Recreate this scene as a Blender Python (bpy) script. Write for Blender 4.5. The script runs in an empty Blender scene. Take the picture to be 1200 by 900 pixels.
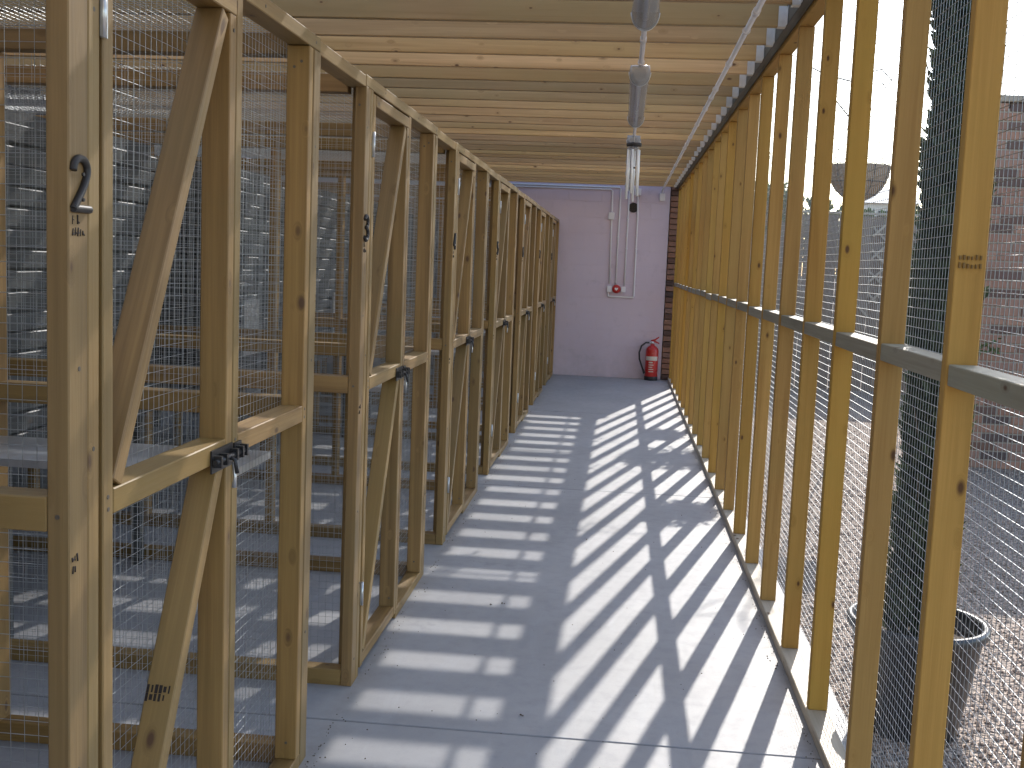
import bpy, bmesh, math, random
from mathutils import Vector, Matrix, Euler, noise as mnoise
random.seed(11)
scn = bpy.context.scene
COL = scn.collection
R = math.radians

# ------------------------------------------------------------------ camera
cam_d = bpy.data.cameras.new('camera')
cam = bpy.data.objects.new('camera', cam_d)
COL.objects.link(cam)
YAW, PITCH, ROLL, FPX = R(5.381), R(6.234), R(2.33), 1300.0
f_ = Vector((-math.sin(YAW) * math.cos(PITCH), math.cos(YAW) * math.cos(PITCH), -math.sin(PITCH)))
u_ = Vector((-math.sin(YAW) * math.sin(PITCH), math.cos(YAW) * math.sin(PITCH), math.cos(PITCH)))
r_ = Vector((math.cos(YAW), math.sin(YAW), 0))
r2 = r_ * math.cos(ROLL) + u_ * math.sin(ROLL)
u2 = u_ * math.cos(ROLL) - r_ * math.sin(ROLL)
mw = Matrix((r2, u2, -f_)).transposed().to_4x4()
mw.translation = Vector((0, 0, 1.5))
cam.matrix_world = mw
cam_d.sensor_fit = 'HORIZONTAL'
cam_d.sensor_width = 36.0
cam_d.lens = FPX / 1200 * 36.0
cam_d.clip_start = 0.05
cam_d.clip_end = 3000
scn.camera = cam

# ------------------------------------------------------------------ sky and sun
SUN = Vector((0.365, 1.39, 1.0)).normalized()      # towards the sun
EL = math.asin(SUN.z)
AZ = math.atan2(SUN.x, SUN.y)                       # clockwise from +Y
w = bpy.data.worlds.new('World')
scn.world = w
w.use_nodes = True
wn = w.node_tree
bg = wn.nodes['Background']
sky = wn.nodes.new('ShaderNodeTexSky')
sky.sky_type = 'NISHITA'
sky.sun_disc = False
sky.sun_elevation = EL
sky.sun_rotation = AZ
sky.air_density = 1.0
sky.dust_density = 0.9
sky.ozone_density = 0.3
wn.links.new(sky.outputs[0], bg.inputs[0])
bg.inputs[1].default_value = 0.15
sl = bpy.data.lights.new('sun', 'SUN')
sl.energy = 2.6
sl.angle = R(0.53)
sl.color = (1.0, 0.95, 0.88)
so = bpy.data.objects.new('sun', sl)
COL.objects.link(so)
so.location = (6, 20, 15)
so.rotation_euler = (-SUN).to_track_quat('-Z', 'Y').to_euler()

scn.view_settings.view_transform = 'Standard'
scn.view_settings.look = 'None'
scn.view_settings.gamma = 1.0
scn.view_settings.exposure = 1.68
scn.cycles.use_denoising = True
scn.cycles.max_bounces = 10
scn.cycles.diffuse_bounces = 6
scn.cycles.transparent_max_bounces = 16

# ------------------------------------------------------------------ material helpers
class NT:
    def __init__(s, name):
        m = bpy.data.materials.new(name)
        m.use_nodes = True
        s.m = m
        s.t = m.node_tree
        s.b = s.t.nodes['Principled BSDF']
    def n(s, typ, **kw):
        nd = s.t.nodes.new(typ)
        for k, v in kw.items():
            setattr(nd, k, v)
        return nd
    def l(s, a, b):
        s.t.links.new(a, b)
    def val(s, a, op, b, clamp=False):
        nd = s.n('ShaderNodeMath', operation=op, use_clamp=clamp)
        for i, x in enumerate((a, b)):
            if x is None:
                continue
            if isinstance(x, (int, float)):
                nd.inputs[i].default_value = x
            else:
                s.l(x, nd.inputs[i])
        return nd.outputs[0]
    def mix(s, fac, a, b, blend='MIX'):
        nd = s.n('ShaderNodeMix', data_type='RGBA', blend_type=blend)
        for sock, x in ((nd.inputs[0], fac), (nd.inputs[6], a), (nd.inputs[7], b)):
            if isinstance(x, (int, float)):
                sock.default_value = x
            elif isinstance(x, (tuple, list)):
                sock.default_value = tuple(x)[:3] + (1,)
            else:
                s.l(x, sock)
        return nd.outputs[2]
    def noise(s, vec, scale, detail=3, rough=0.55, dist=0.0):
        nd = s.n('ShaderNodeTexNoise')
        nd.inputs['Scale'].default_value = scale
        nd.inputs['Detail'].default_value = detail
        nd.inputs['Roughness'].default_value = rough
        nd.inputs['Distortion'].default_value = dist
        s.l(vec, nd.inputs['Vector'])
        return nd.outputs['Fac']
    def ramp(s, fac, lo, hi):
        nd = s.n('ShaderNodeMapRange')
        nd.inputs[1].default_value = lo
        nd.inputs[2].default_value = hi
        s.l(fac, nd.inputs[0])
        return nd.outputs[0]
    def bump(s, h, strength, dist):
        nd = s.n('ShaderNodeBump')
        nd.inputs['Strength'].default_value = strength
        nd.inputs['Distance'].default_value = dist
        s.l(h, nd.inputs['Height'])
        s.l(nd.outputs[0], s.b.inputs['Normal'])
    def objvec(s, scale=(1, 1, 1), rnd=True):
        tc = s.n('ShaderNodeTexCoord')
        v = tc.outputs['Object']
        oi = s.n('ShaderNodeObjectInfo')
        s.rand = oi.outputs['Random']
        mp = s.n('ShaderNodeMapping')
        mp.inputs['Scale'].default_value = scale
        s.l(v, mp.inputs['Vector'])
        v = mp.outputs[0]
        if rnd:
            cx = s.n('ShaderNodeCombineXYZ')
            for i, k in enumerate((37.0, 91.0, 53.0)):
                s.l(s.val(s.rand, 'MULTIPLY', k), cx.inputs[i])
            ad = s.n('ShaderNodeVectorMath', operation='ADD')
            s.l(v, ad.inputs[0]); s.l(cx.outputs[0], ad.inputs[1])
            v = ad.outputs[0]
        return v

def plain(name, col, rough=0.5, metal=0.0, var=0.12, vscale=12.0, spec=None, bump=0.0):
    k = NT(name)
    v = k.objvec()
    nz = k.noise(v, vscale, 4)
    c = k.mix(nz, tuple(x * (1 - var) for x in col), tuple(min(1, x * (1 + var)) for x in col))
    k.l(c, k.b.inputs['Base Color'])
    rr = k.n('ShaderNodeMapRange')
    rr.inputs[3].default_value = max(0.05, rough - 0.08); rr.inputs[4].default_value = min(1, rough + 0.08)
    k.l(nz, rr.inputs[0]); k.l(rr.outputs[0], k.b.inputs['Roughness'])
    k.b.inputs['Metallic'].default_value = metal
    if bump:
        k.bump(k.noise(v, vscale * 8, 3), bump, 0.002)
    return k.m

def wood(name, light, dark, green, knot=(0.11, 0.055, 0.025), rough=0.5, knots=1.0, vmin=0.84, vmax=1.12, spec=0.5):
    """Sawn softwood; the grain runs along the piece's own X."""
    k = NT(name)
    v = k.objvec((1, 1, 1))
    def sc(vec, s):
        mp = k.n('ShaderNodeMapping'); mp.inputs['Scale'].default_value = s
        k.l(vec, mp.inputs['Vector']); return mp.outputs[0]
    # knots bend the grain round them
    kv = k.n('ShaderNodeTexVoronoi'); kv.feature = 'F1'
    kv.inputs['Scale'].default_value = 1.0
    k.l(sc(v, (8.5, 17, 17)), kv.inputs['Vector'])
    kd = kv.outputs['Distance']
    kcol = k.n('ShaderNodeSeparateColor'); k.l(kv.outputs['Color'], kcol.inputs[0])
    keep = k.ramp(kcol.outputs[0], 0.56, 0.59)
    near = k.val(k.ramp(kd, 0.30, 0.05), 'MULTIPLY', keep)
    size = k.val(0.04, 'ADD', k.val(kcol.outputs[1], 'MULTIPLY', 0.10))
    kn = k.n('ShaderNodeMapRange')
    k.l(kd, kn.inputs[0]); k.l(k.val(size, 'MULTIPLY', 1.45), kn.inputs[1]); k.l(k.val(size, 'MULTIPLY', 0.7), kn.inputs[2])
    kmask = k.val(k.val(kn.outputs[0], 'MULTIPLY', keep), 'MULTIPLY', knots, True)
    off = k.n('ShaderNodeCombineXYZ')
    k.l(k.val(near, 'MULTIPLY', 0.05), off.inputs[1]); k.l(k.val(near, 'MULTIPLY', 0.05), off.inputs[2])
    ad = k.n('ShaderNodeVectorMath', operation='ADD'); k.l(v, ad.inputs[0]); k.l(off.outputs[0], ad.inputs[1])
    vb = ad.outputs[0]
    g1 = k.noise(sc(vb, (0.8, 26, 26)), 1.0, 3, 0.6, 0.6)
    g2 = k.noise(sc(vb, (5, 220, 220)), 1.0, 2, 0.6)
    blotch = k.noise(v, 2.3, 3)
    g = k.ramp(g1, 0.28, 0.74)
    c = k.mix(g, dark, light)
    c = k.mix(k.val(g2, 'MULTIPLY', 0.35), c, tuple(x * 0.62 for x in dark))
    gm = k.val(k.ramp(k.val(blotch, 'ADD', k.val(k.val(k.rand, 'MULTIPLY', 0.3), 'SUBTRACT', 0.15)), 0.35, 0.75), 'MULTIPLY', 0.75)
    c = k.mix(gm, c, green)
    rv = k.n('ShaderNodeMapRange'); rv.inputs[3].default_value = vmin; rv.inputs[4].default_value = vmax
    k.l(k.val(k.val(k.rand, 'MULTIPLY', 7.31), 'FRACT', 0), rv.inputs[0])
    hs = k.n('ShaderNodeHueSaturation'); k.l(rv.outputs[0], hs.inputs['Value'])
    sv = k.n('ShaderNodeMapRange'); sv.inputs[3].default_value = 0.93; sv.inputs[4].default_value = 1.03
    k.l(k.val(k.val(k.rand, 'MULTIPLY', 3.77), 'FRACT', 0), sv.inputs[0]); k.l(sv.outputs[0], hs.inputs['Saturation'])
    k.l(c, hs.inputs['Color'])
    c = hs.outputs[0]
    c = k.mix(k.val(near, 'MULTIPLY', 0.35), c, tuple(x * 0.75 for x in dark))
    c = k.mix(kmask, c, knot)
    k.l(c, k.b.inputs['Base Color'])
    rr_ = k.n('ShaderNodeMapRange'); rr_.inputs[3].default_value = rough - 0.08; rr_.inputs[4].default_value = rough + 0.14
    k.l(g2, rr_.inputs[0]); k.l(rr_.outputs[0], k.b.inputs['Roughness'])
    k.b.inputs['Specular IOR Level'].default_value = spec
    k.bump(k.val(k.val(g1, 'MULTIPLY', 0.6), 'ADD', k.val(g2, 'MULTIPLY', 0.5)), 0.35, 0.0025)
    return k.m

M = {}
M['post'] = wood('wood_pen', (0.43, 0.258, 0.086), (0.19, 0.103, 0.03), (0.225, 0.15, 0.047))
M['stud'] = wood('wood_stud', (0.54, 0.305, 0.078), (0.36, 0.19, 0.044), (0.40, 0.245, 0.058), rough=0.66, spec=0.15, vmin=0.9, vmax=1.08)
M['joist'] = wood('wood_joist', (0.70, 0.475, 0.245), (0.40, 0.245, 0.105), (0.46, 0.335, 0.15), vmin=0.62, vmax=1.12, spec=0.3)
M['noggin'] = wood('wood_noggin', (0.38, 0.335, 0.25), (0.24, 0.21, 0.145), (0.29, 0.28, 0.195), spec=0.35)
M['sill'] = wood('wood_sill', (0.54, 0.46, 0.35), (0.36, 0.295, 0.21), (0.42, 0.37, 0.27), spec=0.35)
M['ledger'] = wood('wood_ledger', (0.10, 0.09, 0.07), (0.06, 0.05, 0.04), (0.08, 0.09, 0.07))
M['fence'] = wood('wood_fence', (0.24, 0.175, 0.13), (0.15, 0.105, 0.08), (0.22, 0.18, 0.15))
M['cabin'] = wood('wood_cabin', (0.115, 0.12, 0.12), (0.06, 0.064, 0.063), (0.08, 0.085, 0.083), knots=0.3)
M['lath'] = wood('wood_lath', (0.46, 0.39, 0.31), (0.30, 0.25, 0.19), (0.40, 0.35, 0.28), knots=0.2)
M['wire'] = plain('galvanised_wire', (0.40, 0.42, 0.435), 0.36, 0.6, 0.1)
M['galv'] = plain('galvanised_steel', (0.60, 0.62, 0.64), 0.38, 0.9, 0.18, 30)
M['black'] = plain('black_metal', (0.018, 0.018, 0.02), 0.38, 0.0, 0.2)
M['iron'] = plain('dark_iron', (0.028, 0.025, 0.025), 0.5, 0.15, 0.2)
M['white'] = plain('white_plastic', (0.76, 0.75, 0.76), 0.42, 0.0, 0.05)
M['red'] = plain('red_enamel', (0.46, 0.022, 0.018), 0.28, 0.0, 0.12, 6)
M['paper'] = plain('label_paper', (0.62, 0.58, 0.5), 0.6, 0.0, 0.25, 40)
M['ink'] = plain('stamp_ink', (0.028, 0.02, 0.018), 0.9)
M['faint_ink'] = plain('faint_stamp_ink', (0.21, 0.125, 0.042), 0.9, 0, 0.4, 200)
M['galvdark'] = plain('screw_steel', (0.14, 0.12, 0.10), 0.5, 0.6, 0.3)
M['rubber'] = plain('black_rubber', (0.02, 0.02, 0.02), 0.6)
M['mortar'] = plain('mortar', (0.31, 0.255, 0.20), 0.95, 0, 0.2, 30, bump=0.4)
M['pot'] = plain('black_pot_plastic', (0.025, 0.026, 0.028), 0.36, 0, 0.3, 8)
M['soil'] = plain('soil', (0.045, 0.03, 0.02), 0.95, 0, 0.5, 60, bump=0.8)
M['coir'] = plain('coir', (0.30, 0.20, 0.125), 0.95, 0, 0.45, 35, bump=0.9)
M['bark'] = plain('bark', (0.12, 0.085, 0.055), 0.9, 0, 0.35, 25, bump=0.8)
M['slate'] = plain('slate_blue', (0.16, 0.2, 0.25), 0.7)
M['render'] = plain('pale_render', (0.6, 0.55, 0.5), 0.9)
M['tube'] = plain('fluorescent_tube', (0.85, 0.86, 0.86), 0.25)
M['lead'] = plain('roof_felt', (0.09, 0.09, 0.095), 0.9)

def leafmat(name, a, b):
    k = NT(name)
    v = k.objvec()
    c = k.mix(k.ramp(k.noise(v, 9, 3), 0.3, 0.7), a, b)
    k.l(c, k.b.inputs['Base Color'])
    k.b.inputs['Roughness'].default_value = 0.6
    tr = k.n('ShaderNodeBsdfTranslucent'); k.l(c, tr.inputs[0])
    mx = k.n('ShaderNodeMixShader'); mx.inputs[0].default_value = 0.25
    k.l(k.b.outputs[0], mx.inputs[1]); k.l(tr.outputs[0], mx.inputs[2])
    k.l(mx.outputs[0], k.t.nodes['Material Output'].inputs[0])
    return k.m
M['cypress'] = leafmat('cypress_leaf', (0.028, 0.045, 0.022), (0.055, 0.075, 0.035))
M['leaf'] = leafmat('garden_leaf', (0.06, 0.10, 0.03), (0.12, 0.16, 0.05))
M['treeleaf'] = leafmat('tree_leaf', (0.04, 0.065, 0.03), (0.085, 0.11, 0.05))

def brickmat():
    k = NT('brick_clay')
    v = k.objvec()
    r1 = k.val(k.val(k.rand, 'MULTIPLY', 9.7), 'FRACT', 0)
    cr = k.n('ShaderNodeValToRGB')
    e = cr.color_ramp.elements
    e[0].position = 0; e[0].color = (0.17, 0.085, 0.055, 1)
    e[1].position = 1; e[1].color = (0.42, 0.22, 0.14, 1)
    for p, c in ((0.16, (0.08, 0.055, 0.05)), (0.24, (0.32, 0.155, 0.10)), (0.55, (0.38, 0.20, 0.13)), (0.8, (0.28, 0.165, 0.125))):
        x = cr.color_ramp.elements.new(p); x.color = c + (1,)
    k.l(r1, cr.inputs[0])
    nz = k.noise(v, 30, 4)
    c = k.mix(k.val(nz, 'MULTIPLY', 0.55), cr.outputs[0], (0.10, 0.065, 0.055))
    k.l(c, k.b.inputs['Base Color'])
    k.b.inputs['Roughness'].default_value = 0.92
    k.bump(k.noise(v, 90, 3), 0.5, 0.003)
    return k.m
M['brick'] = brickmat()

def blockmat():
    k = NT('painted_block')
    v = k.objvec()
    geo = k.n('ShaderNodeNewGeometry')
    big = k.noise(geo.outputs['Position'], 1.7, 4)
    c = k.mix(big, (0.56, 0.475, 0.555), (0.65, 0.56, 0.64))
    c = k.mix(k.val(k.rand, 'MULTIPLY', 0.22), c, (0.62, 0.54, 0.61))
    sm = k.noise(geo.outputs['Position'], 4.5, 6, 0.7)
    c = k.mix(k.val(k.ramp(sm, 0.58, 0.72), 'MULTIPLY', 0.35), c, (0.36, 0.31, 0.35))
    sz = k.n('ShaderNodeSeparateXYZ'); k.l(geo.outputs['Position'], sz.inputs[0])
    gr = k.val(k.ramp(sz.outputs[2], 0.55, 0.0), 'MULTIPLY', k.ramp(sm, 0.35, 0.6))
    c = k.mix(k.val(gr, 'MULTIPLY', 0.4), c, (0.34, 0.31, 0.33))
    k.l(c, k.b.inputs['Base Color'])
    k.b.inputs['Roughness'].default_value = 0.6
    k.bump(k.noise(v, 60, 4), 0.35, 0.003)
    return k.m
M['block'] = blockmat()
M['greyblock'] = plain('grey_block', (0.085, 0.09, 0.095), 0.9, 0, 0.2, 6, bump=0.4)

def concretemat():
    k = NT('painted_concrete')
    tc = k.n('ShaderNodeNewGeometry')
    p = tc.outputs['Position']
    n1 = k.noise(p, 1.3, 5, 0.6)
    n2 = k.noise(p, 14, 4, 0.65)
    n3 = k.noise(p, 150, 2)
    c = k.mix(k.ramp(n1, 0.3, 0.7), (0.285, 0.285, 0.292), (0.355, 0.352, 0.358))
    c = k.mix(k.val(k.ramp(n2, 0.48, 0.72), 'MULTIPLY', 0.4), c, (0.24, 0.243, 0.255))
    c = k.mix(k.val(k.ramp(n3, 0.62, 0.72), 'MULTIPLY', 0.25), c, (0.16, 0.165, 0.18))
    # scuffs along the walking line
    mp = k.n('ShaderNodeMapping'); mp.inputs['Scale'].default_value = (7, 0.9, 1); k.l(p, mp.inputs['Vector'])
    sc = k.noise(mp.outputs[0], 1.0, 5, 0.7, 1.5)
    c = k.mix(k.val(k.ramp(sc, 0.54, 0.70), 'MULTIPLY', 0.38), c, (0.35, 0.36, 0.385))
    vp = k.n('ShaderNodeTexVoronoi'); vp.inputs['Scale'].default_value = 2.1; vp.feature = 'SMOOTH_F1'
    k.l(p, vp.inputs['Vector'])
    st = k.val(k.ramp(vp.outputs['Distance'], 0.16, 0.05), 'MULTIPLY', k.ramp(n2, 0.42, 0.62))
    c = k.mix(k.val(st, 'MULTIPLY', 0.35), c, (0.17, 0.175, 0.19))
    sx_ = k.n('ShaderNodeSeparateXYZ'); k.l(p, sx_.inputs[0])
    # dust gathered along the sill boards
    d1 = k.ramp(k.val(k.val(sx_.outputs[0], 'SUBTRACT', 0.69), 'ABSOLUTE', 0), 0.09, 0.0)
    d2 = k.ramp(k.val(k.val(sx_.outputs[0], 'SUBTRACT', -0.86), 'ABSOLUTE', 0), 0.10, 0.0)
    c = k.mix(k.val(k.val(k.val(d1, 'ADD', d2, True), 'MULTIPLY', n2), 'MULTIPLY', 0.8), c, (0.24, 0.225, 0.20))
    k.l(c, k.b.inputs['Base Color'])
    rr = k.n('ShaderNodeMapRange'); rr.inputs[3].default_value = 0.42; rr.inputs[4].default_value = 0.68
    k.l(n2, rr.inputs[0]); k.l(rr.outputs[0], k.b.inputs['Roughness'])
    k.b.inputs['Specular IOR Level'].default_value = 0.4
    k.bump(k.val(k.val(n2, 'MULTIPLY', 0.7), 'ADD', k.val(n3, 'MULTIPLY', 0.35)), 0.22, 0.003)
    return k.m
M['concrete'] = concretemat()

def gravelmat(bump=True):
    k = NT('gravel_bed' if bump else 'gravel_stone')
    if bump:
        p = k.n('ShaderNodeNewGeometry').outputs['Position']
        vo = k.n('ShaderNodeTexVoronoi'); vo.inputs['Scale'].default_value = 62
        k.l(p, vo.inputs['Vector'])
        sp = k.n('ShaderNodeSeparateColor'); k.l(vo.outputs['Color'], sp.inputs[0])
        c = k.mix(sp.outputs[0], (0.235, 0.175, 0.135), (0.43, 0.34, 0.27))
        c = k.mix(k.ramp(vo.outputs['Distance'], 0.45, 0.75), c, (0.09, 0.072, 0.058))
        big = k.noise(p, 0.8, 4)
        c = k.mix(k.val(k.ramp(big, 0.4, 0.8), 'MULTIPLY', 0.3), c, (0.25, 0.21, 0.18))
        inv = k.val(1.0, 'SUBTRACT', vo.outputs['Distance'])
        k.bump(inv, 1.0, 0.012)
    else:
        at = k.n('ShaderNodeAttribute'); at.attribute_name = 'tone'
        c = k.mix(at.outputs['Fac'], (0.21, 0.145, 0.105), (0.56, 0.43, 0.335))
    k.l(c, k.b.inputs['Base Color'])
    k.b.inputs['Roughness'].default_value = 0.9
    return k.m
M['gravel'] = gravelmat(True)
M['stone'] = gravelmat(False)

def roofmat():
    k = NT('translucent_roof_sheet')
    v = k.objvec(rnd=False)
    dirt = k.ramp(k.noise(v, 1.6, 5, 0.6), 0.35, 0.75)
    tp = k.n('ShaderNodeBsdfTransparent')
    tp.inputs[0].default_value = (0.97, 0.98, 1.0, 1)
    tl = k.n('ShaderNodeBsdfTranslucent'); tl.inputs[0].default_value = (0.82, 0.85, 0.86, 1)
    k.b.inputs['Base Color'].default_value = (0.7, 0.72, 0.72, 1); k.b.inputs['Roughness'].default_value = 0.3
    m1 = k.n('ShaderNodeMixShader'); m1.inputs[0].default_value = 0.25
    k.l(k.b.outputs[0], m1.inputs[1]); k.l(tl.outputs[0], m1.inputs[2])
    m2 = k.n('ShaderNodeMixShader')
    fr = k.n('ShaderNodeMapRange'); fr.inputs[3].default_value = 0.50; fr.inputs[4].default_value = 0.68
    k.l(dirt, fr.inputs[0]); k.l(fr.outputs[0], m2.inputs[0])
    k.l(tp.outputs[0], m2.inputs[1]); k.l(m1.outputs[0], m2.inputs[2])
    k.l(m2.outputs[0], k.t.nodes['Material Output'].inputs[0])
    return k.m
M['sheet'] = roofmat()

def diffusermat():
    k = NT('grey_diffuser')
    k.b.inputs['Base Color'].default_value = (0.42, 0.44, 0.46, 1)
    k.b.inputs['Roughness'].default_value = 0.16
    tp = k.n('ShaderNodeBsdfTransparent'); tp.inputs[0].default_value = (0.86, 0.88, 0.9, 1)
    m2 = k.n('ShaderNodeMixShader'); m2.inputs[0].default_value = 0.55
    k.l(tp.outputs[0], m2.inputs[1]); k.l(k.b.outputs[0], m2.inputs[2])
    k.l(m2.outputs[0], k.t.nodes['Material Output'].inputs[0])
    return k.m
M['diffuser'] = diffusermat()

# ------------------------------------------------------------------ object helpers
def link(name, data, parent=None, loc=(0, 0, 0), rot=None):
    o = bpy.data.objects.new(name, data)
    COL.objects.link(o)
    o.parent = parent
    o.location = loc
    if rot is not None:
        o.rotation_mode = 'QUATERNION'; o.rotation_quaternion = rot
    return o

def tag(o, label=None, cat=None, group=None, kind=None):
    if label: o['label'] = label
    if cat: o['category'] = cat
    if group: o['group'] = group
    if kind: o['kind'] = kind
    return o

def thing(name, label, cat, loc=(0, 0, 0), group=None):
    return tag(link(name, None, None, loc), label, cat, group)

def to_mesh(name, bm, mat, smooth=False):
    me = bpy.data.meshes.new(name)
    bmesh.ops.recalc_face_normals(bm, faces=bm.faces[:])
    bm.to_mesh(me); bm.free()
    me.materials.append(mat)
    if smooth:
        for p in me.polygons: p.use_smooth = True
    return me

_boxes = {}
def box_mesh(L, a, b, mat, bev=0.0022):
    key = (round(L, 4), round(a, 4), round(b, 4), mat.name, bev)
    if key not in _boxes:
        bm = bmesh.new()
        bmesh.ops.create_cube(bm, size=1.0)
        bmesh.ops.scale(bm, vec=(L, a, b), verts=bm.verts)
        if bev:
            bmesh.ops.bevel(bm, geom=bm.edges[:], offset=min(bev, 0.3 * min(L, a, b)), segments=1, affect='EDGES', profile=0.5)
        _boxes[key] = to_mesh('timber', bm, mat)
    return _boxes[key]

# the long side always lies along the mesh's own X, so the grain follows it
ROTS = {0: Matrix(((1, 0, 0), (0, 1, 0), (0, 0, 1))), 1: Matrix(((0, -1, 0), (1, 0, 0), (0, 0, 1))), 2: Matrix(((0, 0, -1), (0, 1, 0), (1, 0, 0)))}
def timber(name, par, x, y, z, mat, bev=0.0022, jit=0.0):
    lo = Vector((x[0], y[0], z[0])); hi = Vector((x[1], y[1], z[1]))
    s = hi - lo; c = (lo + hi) / 2
    ax = max(range(3), key=lambda i: s[i])
    if ax == 0: d = (s.x, s.y, s.z)
    elif ax == 1: d = (s.y, s.x, s.z)
    else: d = (s.z, s.y, s.x)
    q = ROTS[ax].to_quaternion()
    if jit:
        q = Euler((random.gauss(0, jit), random.gauss(0, jit), random.gauss(0, jit))).to_quaternion() @ q
    return link(name, box_mesh(*d, mat, bev), par, c, q)

def brace(name, par, p0, p1, wide, thick, mat):
    """A bar between two points whose wide side lies along X."""
    p0 = Vector(p0); p1 = Vector(p1)
    d = (p1 - p0); L = d.length; X = d.normalized()
    Y = Vector((1, 0, 0)); Z = X.cross(Y).normalized()
    q = Matrix((X, Y, Z)).transposed().to_quaternion()
    return link(name, box_mesh(L, wide, thick, mat), par, (p0 + p1) / 2, q)

class MB:
    def __init__(s): s.v = []; s.f = []; s.sm = []
    def quadstrip(s, rings, close=True, caps=True, smooth=True):
        b = len(s.v); n = len(rings[0])
        for r in rings: s.v += [tuple(p) for p in r]
        for i in range(len(rings) - 1):
            for j in range(n if close else n - 1):
                k = (j + 1) % n
                s.f.append((b + i * n + j, b + i * n + k, b + (i + 1) * n + k, b + (i + 1) * n + j)); s.sm.append(smooth)
        if caps and n > 2:
            s.f.append(tuple(b + j for j in reversed(range(n)))); s.sm.append(False)
            e = b + (len(rings) - 1) * n
            s.f.append(tuple(e + j for j in range(n))); s.sm.append(False)
    def tube(s, pts, r, n=8, caps=True):
        pts = [Vector(p) for p in pts]
        rr = r if isinstance(r, (list, tuple)) else [r] * len(pts)
        rings = []
        up = None
        for i, p in enumerate(pts):
            t = (pts[min(i + 1, len(pts) - 1)] - pts[max(i - 1, 0)]).normalized()
            if up is None:
                up = t.orthogonal().normalized()
            else:
                up = (up - t * up.dot(t)).normalized()
            b2 = t.cross(up)
            rings.append([p + (up * math.cos(2 * math.pi * j / n) + b2 * math.sin(2 * math.pi * j / n)) * rr[i] for j in range(n)])
        s.quadstrip(rings, True, caps)
    def box(s, x, y, z):
        b = len(s.v)
        s.v += [(a, c, d) for d in z for c in y for a in x]
        for q in ((0, 2, 3, 1), (4, 5, 7, 6), (0, 1, 5, 4), (2, 6, 7, 3), (0, 4, 6, 2), (1, 3, 7, 5)):
            s.f.append(tuple(b + i for i in q)); s.sm.append(False)
    def lathe(s, prof, n=24, c=(0, 0), caps=False):
        s.quadstrip([[(c[0] + r * math.cos(2 * math.pi * j / n), c[1] + r * math.sin(2 * math.pi * j / n), z) for j in range(n)] for r, z in prof], True, caps)
    def mesh(s, name, mat):
        me = bpy.data.meshes.new(name)
        me.from_pydata(s.v, [], s.f)
        me.materials.append(mat)
        me.polygons.foreach_set('use_smooth', s.sm)
        me.validate(); me.update()
        return me
    def build(s, name, mat, par=None, loc=(0, 0, 0)):
        return link(name, s.mesh(name, mat), par, loc)

def wire_panel(org, u, v, U, V, pitch, rad, wav=0.003, seg=0.35, off=(0, 0), pv=None):
    """Welded mesh: crossing round wires, the v wires one wire's thickness behind the u wires."""
    org = Vector(org); u = Vector(u); v = Vector(v); nrm = u.cross(v)
    mb = MB()
    sd = random.random() * 50
    def line(a, d, L, base, other):
        k = max(1, int(L / seg)); pts = []
        for i in range(k + 1):
            p = a + d * (L * i / k)
            h = Vector((p.x * 1.7 + sd, p.y * 1.7, p.z * 1.7))
            pts.append(p + nrm * (base + wav * mnoise.noise(h)) + other * (wav * 0.8 * mnoise.noise(h + Vector((9, 9, 9)))))
        mb.tube(pts, rad, 3, False)
    pv = pv or pitch
    x = off[0]
    while x <= U + 1e-6:
        line(org + u * x, v, V, rad, u); x += pitch
    y = off[1]
    while y <= V + 1e-6:
        line(org + v * y, u, U, -rad, v); y += pv
    return mb

def copy_tree(o, parent=None):
    c = o.copy(); COL.objects.link(c); c.parent = parent
    for ch in [x for x in kids.get(o.name, [])]:
        copy_tree(ch, c)
    return c

# ------------------------------------------------------------------ setting: ground, floor slabs
XE = 0.84
mb = MB()
xs = [-60, -8, 0.845, 4, 9, 20, 60, 300, 900]; ys = [-80, -20, 0, 10, 20, 50, 150, 400, 1200]
for y in ys:
    for x in xs: mb.v.append((x, y, -0.05))
nx = len(xs)
for j in range(len(ys) - 1):
    for i in range(nx - 1):
        mb.f.append((j * nx + i, j * nx + i + 1, (j + 1) * nx + i + 1, (j + 1) * nx + i)); mb.sm.append(False)
tag(mb.build('ground', M['gravel']), kind='structure')

fl = tag(link('floor', None), kind='structure')
edges = [-2.6, -0.55, 3.40, 7.36, 11.32, 15.149]
for a, b in zip(edges, edges[1:]):
    bm = bmesh.new()
    bmesh.ops.create_cube(bm, size=1.0)
    bmesh.ops.scale(bm, vec=(XE + 4.6, b - a - 0.007, 0.15), verts=bm.verts)
    bmesh.ops.translate(bm, vec=((XE - 4.6) / 2, (a + b) / 2, -0.075), verts=bm.verts)
    bmesh.ops.bevel(bm, geom=bm.edges[:], offset=0.003, segments=1, affect='EDGES')
    link('slab', to_mesh('slab', bm, M['concrete']), fl)
mb = MB(); mb.box((-4.55, XE - 0.04), (-2.55, 15.14), (-0.2, -0.016)); mb.build('joint_filler', M['rubber'], fl)

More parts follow.
